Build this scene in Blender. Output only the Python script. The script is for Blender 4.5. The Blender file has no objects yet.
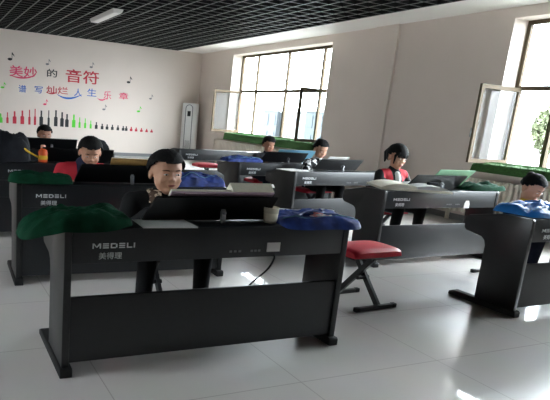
import bpy, bmesh, math, random
from mathutils import Vector, Matrix, noise
random.seed(7)
PI = math.pi
scene = bpy.context.scene
col = scene.collection

# ------------------------------------------------------------------ camera
YAW, PITCH, ROLL = -0.4327, -0.22896, 0.07399
cam_d = bpy.data.cameras.new('camera'); cam = bpy.data.objects.new('camera', cam_d); col.objects.link(cam)
fw = Vector((-math.sin(YAW)*math.cos(PITCH), math.cos(YAW)*math.cos(PITCH), math.sin(PITCH)))
rt0 = Vector((math.cos(YAW), math.sin(YAW), 0)); up0 = rt0.cross(fw)
rt = math.cos(ROLL)*rt0 + math.sin(ROLL)*up0; up = -math.sin(ROLL)*rt0 + math.cos(ROLL)*up0
M = Matrix((rt, up, -fw)).transposed().to_4x4(); M.translation = (-8.17, -16.638, 1.396)
cam.matrix_world = M
cam_d.sensor_fit = 'HORIZONTAL'; cam_d.sensor_width = 36; cam_d.lens = 36*550.78/550
cam_d.shift_x = 100.53/550; cam_d.shift_y = 42.71/550
cam_d.clip_start = .05; cam_d.clip_end = 500
scene.camera = cam

# ------------------------------------------------------------------ world and light
w = bpy.data.worlds.new('overcast_sky'); scene.world = w; w.use_nodes = True
nt = w.node_tree; bg = nt.nodes['Background']
tc = nt.nodes.new('ShaderNodeTexCoord'); sx = nt.nodes.new('ShaderNodeSeparateXYZ'); rp = nt.nodes.new('ShaderNodeValToRGB')
nt.links.new(tc.outputs['Generated'], sx.inputs[0]); nt.links.new(sx.outputs['Z'], rp.inputs[0])
rp.color_ramp.elements[0].position = 0.0; rp.color_ramp.elements[0].color = (.42, .45, .48, 1)
rp.color_ramp.elements[1].position = .42; rp.color_ramp.elements[1].color = (.90, .96, 1.02, 1)
nt.links.new(rp.outputs[0], bg.inputs['Color']); bg.inputs['Strength'].default_value = 15.0
WINS = [(-2.05, -6.39), (-10.57, -14.91)]      # window openings in the right wall
ADDED_WINS = [(-12.9, -13.9)]                                       # unseen left wall window, added to let in more daylight
for a, b, side in [(a, b, 1) for a, b in WINS]+[(a, b, -1) for a, b in ADDED_WINS]:
    ld = bpy.data.lights.new('window_portal', 'AREA'); ld.shape = 'RECTANGLE'
    ld.size = a-b; ld.size_y = 2.3; ld.cycles.is_portal = True
    lo = bpy.data.objects.new('window_portal', ld); col.objects.link(lo)
    lo.location = (.55 if side > 0 else -11.95, (a+b)/2, 2.06)
    lo.rotation_euler = Vector((-side, 0, 0)).to_track_quat('-Z', 'Z').to_euler()
vs = scene.view_settings
scene.display_settings.display_device = 'sRGB'
vs.view_transform = 'Standard'; vs.look = 'None'; vs.gamma = 1; vs.use_curve_mapping = False; vs.exposure = 1.56

# ------------------------------------------------------------------ materials
def lin(c):
    return tuple(((x/255+.055)/1.055)**2.4 if x > 10 else x/255/12.92 for x in c) + (1,)
def mat(name, rgb, rough=.5, var=.06, scale=20, spec=.5, metal=0, bump=0, bscale=60, coat=0):
    m = bpy.data.materials.new(name); m.use_nodes = True; t = m.node_tree; b = t.nodes['Principled BSDF']
    c = lin(rgb)
    tcn = t.nodes.new('ShaderNodeTexCoord'); n = t.nodes.new('ShaderNodeTexNoise'); n.inputs['Scale'].default_value = scale
    t.links.new(tcn.outputs['Object'], n.inputs['Vector'])
    r = t.nodes.new('ShaderNodeValToRGB'); r.color_ramp.elements[0].position = .3; r.color_ramp.elements[1].position = .7
    r.color_ramp.elements[0].color = tuple(x*(1-var) for x in c[:3])+(1,)
    r.color_ramp.elements[1].color = tuple(min(1, x*(1+var)) for x in c[:3])+(1,)
    t.links.new(n.outputs['Fac'], r.inputs[0]); t.links.new(r.outputs[0], b.inputs['Base Color'])
    b.inputs['Roughness'].default_value = rough; b.inputs['Metallic'].default_value = metal
    b.inputs['Specular IOR Level'].default_value = spec
    if coat: b.inputs['Coat Weight'].default_value = coat; b.inputs['Coat Roughness'].default_value = .08
    if bump:
        n2 = t.nodes.new('ShaderNodeTexNoise'); n2.inputs['Scale'].default_value = bscale
        t.links.new(tcn.outputs['Object'], n2.inputs['Vector'])
        bp = t.nodes.new('ShaderNodeBump'); bp.inputs['Strength'].default_value = bump; bp.inputs['Distance'].default_value = .01
        t.links.new(n2.outputs['Fac'], bp.inputs['Height']); t.links.new(bp.outputs[0], b.inputs['Normal'])
    return m
def split_mat(name, stops, axis='Z', rough=.8):
    """cloth in bands of colour along one axis of the garment"""
    m = bpy.data.materials.new(name); m.use_nodes = True; t = m.node_tree; b = t.nodes['Principled BSDF']
    tcn = t.nodes.new('ShaderNodeTexCoord'); s = t.nodes.new('ShaderNodeSeparateXYZ'); t.links.new(tcn.outputs['Object'], s.inputs[0])
    r = t.nodes.new('ShaderNodeValToRGB'); r.color_ramp.interpolation = 'CONSTANT'
    mp = t.nodes.new('ShaderNodeMapRange'); mp.inputs['From Min'].default_value = -.5 if axis == 'X' else 0; mp.inputs['From Max'].default_value = .5 if axis == 'X' else 1.25
    t.links.new(s.outputs[axis], mp.inputs['Value']); t.links.new(mp.outputs[0], r.inputs[0])
    e = r.color_ramp.elements
    for i, (p, c) in enumerate(stops):
        if i < 2: e[i].position = p; e[i].color = lin(c)
        else: q = e.new(p); q.color = lin(c)
    t.links.new(r.outputs[0], b.inputs['Base Color']); b.inputs['Roughness'].default_value = rough
    return m
def pattern_mat(name, a, b_, scale, rough=.8, thr=.5):
    m = bpy.data.materials.new(name); m.use_nodes = True; t = m.node_tree; b = t.nodes['Principled BSDF']
    tcn = t.nodes.new('ShaderNodeTexCoord'); v = t.nodes.new('ShaderNodeTexNoise'); v.inputs['Scale'].default_value = scale
    t.links.new(tcn.outputs['Object'], v.inputs['Vector'])
    r = t.nodes.new('ShaderNodeValToRGB'); r.color_ramp.interpolation = 'CONSTANT'
    r.color_ramp.elements[0].color = lin(a); r.color_ramp.elements[1].position = thr; r.color_ramp.elements[1].color = lin(b_)
    t.links.new(v.outputs['Fac'], r.inputs[0]); t.links.new(r.outputs[0], b.inputs['Base Color']); b.inputs['Roughness'].default_value = rough
    return m
MT = {}
MT['wall'] = mat('wall_paint', (219, 207, 198), .85, .015, 1.5)
MT['soffit'] = mat('soffit_paint', (238, 234, 230), .8, .01, 2)
MT['grid'] = mat('grid_metal', (98, 101, 98), .45, .05, 3)
MT['void'] = mat('ceiling_void', (12, 13, 13), .9, .05, 3)
MT['piano'] = mat('piano_black', (19, 23, 27), .40, .10, 35, .6, bump=.03, bscale=300)
MT['piano_side'] = mat('piano_side_satin', (26, 27, 28), .33, .08, 25, .55)
MT['stand'] = mat('stand_black', (14, 15, 17), .35, .05, 20)
MT['silver'] = mat('lever_grey', (150, 152, 155), .35, .05, 40, .5, .6)
MT['white'] = mat('white_plastic', (232, 232, 230), .4, .02, 10)
MT['logo'] = mat('logo_silver', (225, 228, 230), .5, .02, 10)
MT['ivory'] = mat('key_ivory', (235, 233, 226), .3, .02, 10)
MT['keyblack'] = mat('key_black', (12, 12, 12), .3, .02, 10)
MT['frame'] = mat('window_bronze', (88, 76, 60), .6, .06, 8, .15, 0)
MT['red'] = mat('red_vinyl', (204, 14, 44), .5, .08, 14, bump=.1, bscale=40)
MT['steel'] = mat('black_steel', (28, 29, 31), .4, .05, 30)
MT['rubber'] = mat('black_rubber', (14, 14, 15), .7, .05, 30)
MT['green'] = mat('dark_green_cloth', (16, 56, 38), .85, .35, 9, .08, bump=.2, bscale=90)
MT['blue'] = mat('navy_blue_nylon', (46, 68, 140), .6, .55, 10, .3, bump=.2, bscale=50)  # strong paler mottling paints highlights into the blue
MT['cyan'] = mat('bright_blue_nylon', (32, 122, 205), .5, .2, 8, .5, bump=.2, bscale=50)
MT['blackbag'] = mat('black_nylon', (30, 31, 36), .8, .2, 9, .15, bump=.2, bscale=60)
MT['turf'] = mat('green_turf', (44, 84, 34), .9, .35, 40)
MT['paper'] = mat('white_paper', (234, 233, 230), .7, .02, 6)
MT['cream'] = mat('cream_pages', (244, 238, 218), .75, .04, 60)
MT['pink'] = pattern_mat('pink_cover', (205, 176, 196), (176, 60, 92), 9, .55, .62)
MT['gold'] = mat('gold_cover', (196, 158, 92), .6, .12, 12)
MT['lgreen'] = mat('pale_green_cover', (150, 205, 170), .6, .06, 10)
MT['lblue'] = mat('pale_blue_cover', (120, 178, 205), .6, .06, 10)
MT['skin'] = mat('skin', (206, 156, 128), .55, .04, 12)
MT['skin_d'] = mat('skin_tan', (186, 132, 106), .55, .04, 12)
MT['hair'] = mat('black_hair', (17, 15, 15), .75, .3, 60, .25, bump=.5, bscale=160)
MT['lips'] = mat('lips', (168, 98, 92), .5, .04, 20)
MT['eyew'] = mat('eye_white', (225, 222, 218), .3, .02, 20)
MT['iris'] = mat('eye_dark', (24, 18, 16), .2, .02, 20)
MT['black'] = mat('black_cloth', (22, 22, 24), .8, .15, 20, .3, bump=.2, bscale=40)
MT['navy'] = mat('navy_cloth', (28, 32, 52), .8, .12, 20, .3)
MT['darkgrey'] = mat('dark_grey_cloth', (40, 41, 46), .8, .12, 20, .3)
MT['whitecloth'] = mat('white_cloth', (225, 222, 222), .8, .04, 20, .3)
MT['redcloth'] = mat('red_cloth', (186, 34, 46), .8, .08, 20, .3)
MT['yellow'] = mat('yellow_cloth', (214, 172, 52), .8, .06, 20, .3)
MT['orange'] = mat('orange_plastic', (228, 92, 38), .4, .06, 10)
MT['cup'] = mat('paper_cup', (222, 216, 196), .6, .03, 20)
MT['ac'] = mat('conditioner_white', (232, 232, 230), .3, .015, 4)
MT['grey'] = mat('vent_grey', (120, 122, 124), .5, .05, 20)
MT['vblack'] = mat('vinyl_black', (34, 34, 38), .6, .05, 10)
MT['vred'] = mat('vinyl_red', (190, 42, 62), .6, .05, 10)
MT['vpink'] = mat('vinyl_pink', (222, 70, 110), .6, .05, 10)
MT['vgreen'] = mat('vinyl_green', (84, 205, 52), .6, .05, 10)
MT['vblue'] = mat('vinyl_blue', (46, 104, 190), .6, .05, 10)
MT['vgrey'] = mat('vinyl_grey', (120, 118, 122), .6, .05, 10)
MT['lampw'] = mat('lamp_housing', (225, 225, 222), .4, .02, 5)
MT['leaf'] = mat('leaf_green', (60, 68, 44), .8, .3, 2)
MT['bark'] = mat('bark', (80, 68, 56), .9, .2, 6)
MT['bluewall'] = mat('blue_grey_cladding', (36, 43, 47), .6, .08, .4)
MT['paleb'] = mat('pale_render', (120, 122, 120), .8, .05, .4)
MT['ground'] = mat('asphalt', (84, 84, 82), .9, .1, .5)
MT['radiator'] = mat('radiator_enamel', (224, 216, 202), .4, .02, 6)
MT['bold_white'] = mat('bold_white', (236, 236, 236), .5, .02, 10)

def floor_mat():
    m = bpy.data.materials.new('polished_floor_tile'); m.use_nodes = True; t = m.node_tree; b = t.nodes['Principled BSDF']
    tcn = t.nodes.new('ShaderNodeTexCoord'); br = t.nodes.new('ShaderNodeTexBrick')
    br.offset = 0; br.inputs['Scale'].default_value = 1; br.inputs['Brick Width'].default_value = 1.05; br.inputs['Row Height'].default_value = .8
    br.inputs['Mortar Size'].default_value = .0035; br.inputs['Color1'].default_value = lin((226, 221, 216)); br.inputs['Color2'].default_value = lin((224, 219, 214)); br.inputs['Mortar'].default_value = lin((196, 190, 184))
    t.links.new(tcn.outputs['Object'], br.inputs['Vector'])
    n = t.nodes.new('ShaderNodeTexNoise'); n.inputs['Scale'].default_value = 2.5; n.inputs['Detail'].default_value = 6
    t.links.new(tcn.outputs['Object'], n.inputs['Vector'])
    mx = t.nodes.new('ShaderNodeMix'); mx.data_type = 'RGBA'; mx.blend_type = 'MULTIPLY'; mx.inputs[0].default_value = .12
    t.links.new(br.outputs['Color'], mx.inputs[6]); t.links.new(n.outputs['Color'], mx.inputs[7])
    t.links.new(mx.outputs[2], b.inputs['Base Color'])
    b.inputs['Roughness'].default_value = .27; b.inputs['Specular IOR Level'].default_value = .6; b.inputs['Coat Weight'].default_value = .45; b.inputs['Coat Roughness'].default_value = .04
    return m
MT['floor'] = floor_mat()
def glass_mat():
    m = bpy.data.materials.new('window_glass'); m.use_nodes = True; t = m.node_tree
    for n in list(t.nodes): t.nodes.remove(n)
    o = t.nodes.new('ShaderNodeOutputMaterial'); a = t.nodes.new('ShaderNodeBsdfTransparent'); g = t.nodes.new('ShaderNodeBsdfGlossy')
    a.inputs[0].default_value = (.92, .94, .94, 1); g.inputs['Roughness'].default_value = .02
    lw = t.nodes.new('ShaderNodeLayerWeight'); pw = t.nodes.new('ShaderNodeMath'); pw.operation = 'POWER'; pw.inputs[1].default_value = 5
    t.links.new(lw.outputs['Facing'], pw.inputs[0]); f = t.nodes.new('ShaderNodeMath'); f.operation = 'MULTIPLY_ADD'; f.inputs[1].default_value = .8; f.inputs[2].default_value = .012
    t.links.new(pw.outputs[0], f.inputs[0]); mx = t.nodes.new('ShaderNodeMixShader'); t.links.new(f.outputs[0], mx.inputs[0]); t.links.new(a.outputs[0], mx.inputs[1]); t.links.new(g.outputs[0], mx.inputs[2])
    t.links.new(mx.outputs[0], o.inputs[0]); return m
MT['glass'] = glass_mat()

# ------------------------------------------------------------------ mesh helpers
def add_box(bm, x0, x1, y0, y1, z0, z1, bev=0):
    vs_ = [bm.verts.new((x, y, z)) for x in (x0, x1) for y in (y0, y1) for z in (z0, z1)]
    fs = [(0,1,3,2),(4,6,7,5),(0,4,5,1),(2,3,7,6),(0,2,6,4),(1,5,7,3)]
    ff = [bm.faces.new([vs_[i] for i in f]) for f in fs]
    if bev:
        es = list({e for f in ff for e in f.edges})
        bmesh.ops.bevel(bm, geom=es, offset=bev, segments=3, affect='EDGES', profile=.5)
def add_prism(bm, prof, x0, x1, axis='X', bev=0):
    n = len(prof)
    mk = (lambda u, v, w_: (w_, u, v)) if axis == 'X' else ((lambda u, v, w_: (u, w_, v)) if axis == 'Y' else (lambda u, v, w_: (u, v, w_)))
    a = [bm.verts.new(mk(u, v, x0)) for u, v in prof]; b = [bm.verts.new(mk(u, v, x1)) for u, v in prof]
    fs = [bm.faces.new(a), bm.faces.new(b[::-1])]
    for i in range(n): fs.append(bm.faces.new((a[i], b[i], b[(i+1) % n], a[(i+1) % n])))
    bmesh.ops.recalc_face_normals(bm, faces=fs)
    if bev: bmesh.ops.bevel(bm, geom=list({e for f in fs for e in f.edges}), offset=bev, segments=2, affect='EDGES', profile=.5)
def basis(d):
    d = d.normalized(); h = Vector((0, 0, 1)) if abs(d.z) < .9 else Vector((1, 0, 0))
    u = d.cross(h).normalized(); return u, d.cross(u)
def add_cone(bm, p, q, r1, r2, seg=14, caps=3):
    """a tapered capsule from p to q"""
    p, q = Vector(p), Vector(q); d = q-p; L = d.length
    if L < 1e-6: d = Vector((0, 0, 1)); L = 0
    dn = d.normalized(); u, v = basis(dn); rings = []
    for i in range(caps): a = PI/2*(1-i/caps); rings.append((p-dn*r1*math.sin(a), r1*math.cos(a)) if i else (p-dn*r1, None))
    rings.append((p, r1)); rings.append((q, r2))
    for i in range(1, caps+1): a = PI/2*i/caps; rings.append((q+dn*r2*math.sin(a), r2*math.cos(a)) if i < caps else (q+dn*r2, None))
    prev = None
    for c, r in rings:
        cur = [bm.verts.new(c)] if r is None else [bm.verts.new(c+(u*math.cos(2*PI*k/seg)+v*math.sin(2*PI*k/seg))*r) for k in range(seg)]
        if prev:
            for k in range(seg):
                k2 = (k+1) % seg
                if len(prev) == 1: bm.faces.new((prev[0], cur[k2], cur[k]))
                elif len(cur) == 1: bm.faces.new((prev[k], prev[k2], cur[0]))
                else: bm.faces.new((prev[k], prev[k2], cur[k2], cur[k]))
        prev = cur
def add_tube(bm, pts, r, seg=8):
    pts = [Vector(p) for p in pts]; prev = None
    for i, p in enumerate(pts):
        d = pts[min(i+1, len(pts)-1)]-pts[max(i-1, 0)]; u, v = basis(d)
        cur = [bm.verts.new(p+(u*math.cos(2*PI*k/seg)+v*math.sin(2*PI*k/seg))*r) for k in range(seg)]
        if prev:
            # align to the previous ring
            off = min(range(seg), key=lambda o: (cur[o].co-prev[0].co).length); cur = cur[off:]+cur[:off]
            for k in range(seg): bm.faces.new((prev[k], prev[(k+1) % seg], cur[(k+1) % seg], cur[k]))
        else: bm.faces.new(cur[::-1])
        prev = cur
    bm.faces.new(prev)
def add_bar(bm, p, q, w_, h_):
    p, q = Vector(p), Vector(q); d = (q-p).normalized(); u, v = basis(d)
    a = [p+u*sx_*w_/2+v*sy_*h_/2 for sx_, sy_ in ((-1,-1),(1,-1),(1,1),(-1,1))]; A = [bm.verts.new(x) for x in a]; B = [bm.verts.new(x+q-p) for x in a]
    fs = [bm.faces.new(A), bm.faces.new(B[::-1])]+[bm.faces.new((A[i], B[i], B[(i+1) % 4], A[(i+1) % 4])) for i in range(4)]
    bmesh.ops.recalc_face_normals(bm, faces=fs)
def add_lathe(bm, prof, seg=24, c=(0, 0, 0)):
    prev = None
    for r, z in prof:
        cur = [bm.verts.new((c[0], c[1], c[2]+z))] if r < 1e-6 else [bm.verts.new((c[0]+r*math.cos(2*PI*k/seg), c[1]+r*math.sin(2*PI*k/seg), c[2]+z)) for k in range(seg)]
        if prev:
            for k in range(seg):
                k2 = (k+1) % seg
                if len(prev) == 1 and len(cur) == 1: continue
                if len(prev) == 1: bm.faces.new((prev[0], cur[k2], cur[k]))
                elif len(cur) == 1: bm.faces.new((prev[k], prev[k2], cur[0]))
                else: bm.faces.new((prev[k], prev[k2], cur[k2], cur[k]))
        prev = cur
def add_ell(bm, c, r, mx=None, us=20, vs_=14):
    ret = bmesh.ops.create_uvsphere(bm, u_segments=us, v_segments=vs_, radius=1)
    for v in ret['verts']:
        p = Vector((v.co.x*r[0]+c[0], v.co.y*r[1]+c[1], v.co.z*r[2]+c[2])); v.co = (mx @ p) if mx else p
def mesh_of(bm, name, smooth=True):
    bmesh.ops.recalc_face_normals(bm, faces=bm.faces[:])
    me = bpy.data.meshes.new(name); bm.to_mesh(me); bm.free()
    for p in me.polygons: p.use_smooth = smooth
    if smooth: me.set_sharp_from_angle(angle=math.radians(38))
    return me
def link(name, me, m, parent=None, loc=None, rz=0):
    o = bpy.data.objects.new(name, me); col.objects.link(o)
    if m and not me.materials: me.materials.append(m)
    if parent: o.parent = parent
    if loc: o.location = loc
    if rz: o.rotation_euler.z = rz
    return o
def obj(name, bm, m, parent=None, loc=None, rz=0, smooth=True): return link(name, mesh_of(bm, name, smooth), m, parent, loc, rz)
def tag(o, label=None, cat=None, group=None, kind=None):
    if label: o['label'] = label
    if cat: o['category'] = cat
    if group: o['group'] = group
    if kind: o['kind'] = kind
    return o
def empty(name, loc, rz=0):
    o = bpy.data.objects.new(name, None); col.objects.link(o); o.location = loc; o.rotation_euler.z = rz; o.empty_display_size = .1
    return o
def children(o): return [c for c in bpy.data.objects if c.parent == o]
def copy_tree(o, parent=None):
    c = o.copy(); col.objects.link(c)
    if parent: c.parent = parent
    for ch in children(o): copy_tree(ch, c)
    return c
def NB(): return bmesh.new()
def remesh(bm, voxel, smooth=4):
    bmesh.ops.recalc_face_normals(bm, faces=bm.faces[:])
    me = bpy.data.meshes.new('tmp'); bm.to_mesh(me); bm.free()
    o = bpy.data.objects.new('tmp', me); col.objects.link(o)
    r = o.modifiers.new('r', 'REMESH'); r.mode = 'VOXEL'; r.voxel_size = voxel; r.use_smooth_shade = True
    s = o.modifiers.new('s', 'SMOOTH'); s.factor = .5; s.iterations = smooth
    dg = bpy.context.evaluated_depsgraph_get(); dg.update()
    out = bpy.data.meshes.new_from_object(o.evaluated_get(dg)); bpy.data.objects.remove(o); bpy.data.meshes.remove(me)
    for p in out.polygons: p.use_smooth = True
    return out
def text_mesh(body, w_, h_, depth=.004, fat=0):
    """lettering as a mesh in the XZ plane facing -Y, scaled into a w x h box from its lower left corner"""
    cu = bpy.data.curves.new('txt', 'FONT'); cu.body = body; cu.size = 1; cu.offset = fat; cu.extrude = .02; cu.resolution_u = 3
    o = bpy.data.objects.new('txt', cu); col.objects.link(o)
    dg = bpy.context.evaluated_depsgraph_get(); dg.update()
    me = bpy.data.meshes.new_from_object(o.evaluated_get(dg)); bpy.data.objects.remove(o); bpy.data.curves.remove(cu)
    xs = [v.co.x for v in me.vertices]; ys = [v.co.y for v in me.vertices]; zs = [v.co.z for v in me.vertices]
    if not xs: return me
    sx_, sy_ = w_/(max(xs)-min(xs)), h_/(max(ys)-min(ys)); x0, y0, z1 = min(xs), min(ys), max(zs); zr = z1-min(zs)
    for v in me.vertices:
        x, y, z = v.co; v.co = ((x-x0)*sx_, (z1-z)/zr*depth-depth, (y-y0)*sy_)
        v.co.y = -depth*(z-min(zs))/zr
    for p in me.polygons: p.use_smooth = False
    me.materials.clear()
    return me

# ------------------------------------------------------------------ the room
H = 3.33; XL, YB = -11.5, -23.0; TOP = 3.9; T = .42
def struct(name, bm, m, parent=None):
    o = obj(name, bm, m, parent, smooth=False)
    if not parent: o['kind'] = 'structure'
    return o
bm = NB(); add_box(bm, XL, T, YB, .2, -.12, 0); struct('floor', bm, MT['floor'])
bm = NB(); add_box(bm, XL-.2, T, 0, .2, 0, TOP); struct('wall_back', bm, MT['wall'])
bm = NB(); ys = [0]+[v for ab in ADDED_WINS for v in ab]+[YB]
for i in range(0, len(ys), 2): add_box(bm, XL-.2, XL, ys[i+1], ys[i], 0, TOP)
for a, b in ADDED_WINS: add_box(bm, XL-.2, XL, b, a, 0, .95); add_box(bm, XL-.2, XL, b, a, 3.17, TOP)
struct('wall_left', bm, MT['wall'])
bm = NB(); add_box(bm, XL-.2, T, YB-.2, YB, 0, TOP); struct('wall_front', bm, MT['wall'])
bm = NB()
ZS, ZT = .95, 3.17
ys = [0]+[v for ab in WINS for v in ab]+[YB]
for i in range(0, len(ys), 2): add_box(bm, 0, T, ys[i+1], ys[i], 0, TOP)
for a, b in WINS: add_box(bm, 0, T, b, a, 0, ZS); add_box(bm, 0, T, b, a, ZT, TOP)
struct('wall_right', bm, MT['wall'])
bm = NB(); add_box(bm, XL-.2, T, YB, .2, TOP, TOP+.1); struct('ceiling', bm, MT['void'])
bm = NB(); add_box(bm, -.85, 0, YB, 0, H, TOP); o = struct('trim_1', bm, MT['soffit'])
bm = NB(); add_box(bm, -.05, 0, -8.3, -7.72, 0, H); struct('trim_2', bm, MT['wall'])
bm = NB(); sp = .29                                             # open ceiling: fins blackened for shade, flanges below painted pale for lit edges
for i in range(int((-.86-XL)/sp)+1): x = -.87-i*sp; add_box(bm, x-.006, x+.006, YB, 0, H+.002, H+.09)
for i in range(int(-YB/sp)+1): y = -i*sp; add_box(bm, XL, -.85, y-.012, y, H+.004, H+.088)
g_ = struct('trim_3', bm, MT['void'])
bm = NB()
for i in range(int((-.86-XL)/sp)+1): x = -.87-i*sp; add_box(bm, x-.011, x+.011, YB, 0, H, H+.006)
for i in range(int(-YB/sp)+1): y = -i*sp; add_box(bm, XL, -.85, y-.015, y+.003, H+.0015, H+.0045)
obj('flange', bm, MT['grid'], g_, smooth=False)
bm = NB(); add_box(bm, XL, -.0, -.012, 0, 0, .1); struct('baseboard_back', bm, MT['grey'])
bm = NB(); add_box(bm, -.012, 0, YB, -.012, 0, .1); struct('baseboard_right', bm, MT['grey'])

# ------------------------------------------------------------------ windows
def bar_frame(bm, y0, y1, z0, z1, x, w_=.05, d=.05):
    add_box(bm, x, x+d, y0, y1, z0, z0+w_); add_box(bm, x, x+d, y0, y1, z1-w_, z1)
    add_box(bm, x, x+d, y0, y0+w_, z0+w_, z1-w_); add_box(bm, x, x+d, y1-w_, y1, z0+w_, z1-w_)
def sash(root, hinge_y, sgn, width, z0, z1):
    """an inward-open casement: its frame, pane and handle in a plane at right angles to the wall"""
    bm = NB(); x1 = .32; x0 = x1-width
    y0, y1 = hinge_y-.02, hinge_y+.02
    add_box(bm, x0, x1, y0, y1, z0, z0+.06); add_box(bm, x0, x1, y0, y1, z1-.06, z1)
    add_box(bm, x0, x0+.06, y0, y1, z0+.06, z1-.06); add_box(bm, x1-.06, x1, y0, y1, z0+.06, z1-.06)
    s = obj('casement', bm, MT['frame'], root, smooth=False)
    bm = NB(); add_box(bm, x0+.06, x1-.06, hinge_y-.004, hinge_y+.004, z0+.06, z1-.06); obj('pane', bm, MT['glass'], s, smooth=False)
    bm = NB(); add_box(bm, x0+.015, x0+.045, y1, y1+.03, 1.48, 1.52); add_box(bm, x0+.02, x0+.04, y1+.02, y1+.04, 1.38, 1.52); obj('handle', bm, MT['silver'], s)
for n, (a, b) in enumerate(WINS):
    r = empty('window_%d' % (n+1), (0, 0, 0)); r['kind'] = 'structure'
    cuts = [[a, a-.86, a-2.3, a-3.7, b], [a, a-.66, a-2.2, a-3.6, b], [a, a-.4, a-.8, a-1.2, b]][n]
    bm = NB(); x = .31; zt = 2.17
    bar_frame(bm, b, a, ZS+.0, ZT, x, .06, .06)
    add_box(bm, x, x+.06, b+.06, a-.06, zt-.035, zt+.035)
    for c in cuts[1:-1]: add_box(bm, x, x+.06, c-.03, c+.03, ZS+.06, zt-.035); add_box(bm, x, x+.06, c-.03, c+.03, zt+.035, ZT-.06)
    obj('window_frame', bm, MT['frame'], r, smooth=False)
    opened = {0: (0, 3), 1: (0,)}[n]
    for k in range(4):
        y1, y0 = cuts[k]-(.06 if k == 0 else .03), cuts[k+1]+(.06 if k == 3 else .03)
        bm = NB(); add_box(bm, x+.025, x+.033, y0, y1, zt+.035, ZT-.06); obj('pane', bm, MT['glass'], r, smooth=False)
        if k not in opened:
            bm = NB(); add_box(bm, x+.025, x+.033, y0, y1, ZS+.06, zt-.035); obj('pane', bm, MT['glass'], r, smooth=False)
    if 0 in opened: sash(r, a-.1, 1, .9, ZS+.05, zt-.0)
    if 3 in opened: sash(r, b+.1, 1, .95, ZS+.05, zt-.0)

for n, (a, b) in enumerate(ADDED_WINS):
    r = empty('window_%d' % (n+3), (0, 0, 0)); r['kind'] = 'structure'; bm = NB(); x = XL-.14  # added window out of view, there to brighten floor and back wall
    bar_frame(bm, b, a, ZS, ZT, x, .06, .06)
    for q in (.25, .5, .75): add_box(bm, x, x+.06, a+(b-a)*q-.03, a+(b-a)*q+.03, ZS+.06, ZT-.06)
    obj('window_frame', bm, MT['frame'], r, smooth=False)
    for q in range(4):
        bm = NB(); add_box(bm, x+.025, x+.033, a+(b-a)*(q+1)/4+.03, a+(b-a)*q/4-.03, ZS+.06, ZT-.06); obj('pane', bm, MT['glass'], r, smooth=False)
def turf_strip(y0, y1, x0, x1, zf, h, label):
    zs = lambda u: zf+(.955-zf)*min(1, u/.03)**.5
    rnd = random.Random(int(-y0*10)); bm = NB(); nx, ny = 20, 110; g = []
    for j in range(ny+1):
        row = []
        for i in range(nx+1):
            u = i/nx; y = y0+(y1-y0)*j/ny; xx = x0+(x1-x0)*u
            e = min(1, 4*u*(1-u)*2.2)*min(1, 30*j/ny*1.0, 30*(1-j/ny))
            row.append(bm.verts.new((xx, y, zs(u)+h*e**.5*(.8+.2*noise.noise((xx*9, y*5, 0))))))
        g.append(row)
    for j in range(ny):
        for i in range(nx): bm.faces.new((g[j][i], g[j][i+1], g[j+1][i+1], g[j+1][i]))
    pf = [(x0, zf), (-.004, zf), (-.004, .952), (x1, .952)]
    for (xa, za), (xb, zb_) in zip(pf, pf[1:]): bm.faces.new([bm.verts.new(p) for p in ((xa, y0, za), (xb, y0, zb_), (xb, y1, zb_), (xa, y1, za))])
    for k in range(5000):                                   # blades
        u = rnd.random(); v = rnd.random(); y = y0+(y1-y0)*v; xx = x0+(x1-x0)*u
        e = min(1, 4*u*(1-u)*2.2)*min(1, 30*v, 30*(1-v)); zz = zs(u)+h*e**.5*.85; a = rnd.random()*6.3
        d = Vector((math.cos(a), math.sin(a), 0))*.007; t_ = Vector((rnd.uniform(-.012, .012), rnd.uniform(-.012, .012), .02))
        p = Vector((xx, y, zz)); bm.faces.new((bm.verts.new(p-d), bm.verts.new(p+d), bm.verts.new(p+t_)))
    return tag(obj('turf_strip', bm, MT['turf']), label, 'artificial grass', kind='stuff')
turf_strip(-6.38, -2.3, -.24, .26, .79, .035, 'long green artificial turf strip on the sill of the far window')
turf_strip(-14.6, -10.5, -.26, .26, .86, .06, 'green artificial turf strip on the sill of the near right window')

# ------------------------------------------------------------------ radiators
def radiator(y0, y1, label):
    r = empty('radiator', (-.09, (y0+y1)/2, 0)); L = y1-y0
    bm = NB(); n = int(L/.085)
    for i in range(n):
        y = -L/2+.05+i*(L-.1)/(n-1); add_box(bm, -.045, .045, y-.027, y+.027, .16, .74, .012)
    obj('fins', bm, MT['radiator'], r)
    bm = NB()
    for z in (.2, .7): add_tube(bm, [(0, -L/2, z), (0, L/2, z)], .022)
    obj('pipe', bm, MT['radiator'], r)
    for y in (-L/2+.2, L/2-.2):
        bm = NB(); add_box(bm, -.03, .03, y-.02, y+.02, 0, .165); obj('foot', bm, MT['radiator'], r)
    return tag(r, label, 'radiator')
radiator(-5.2, -1.5, 'white ribbed radiator below the far window beside the air conditioner')
radiator(-13.6, -9.9, 'cream ribbed radiator below the near right window')

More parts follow.
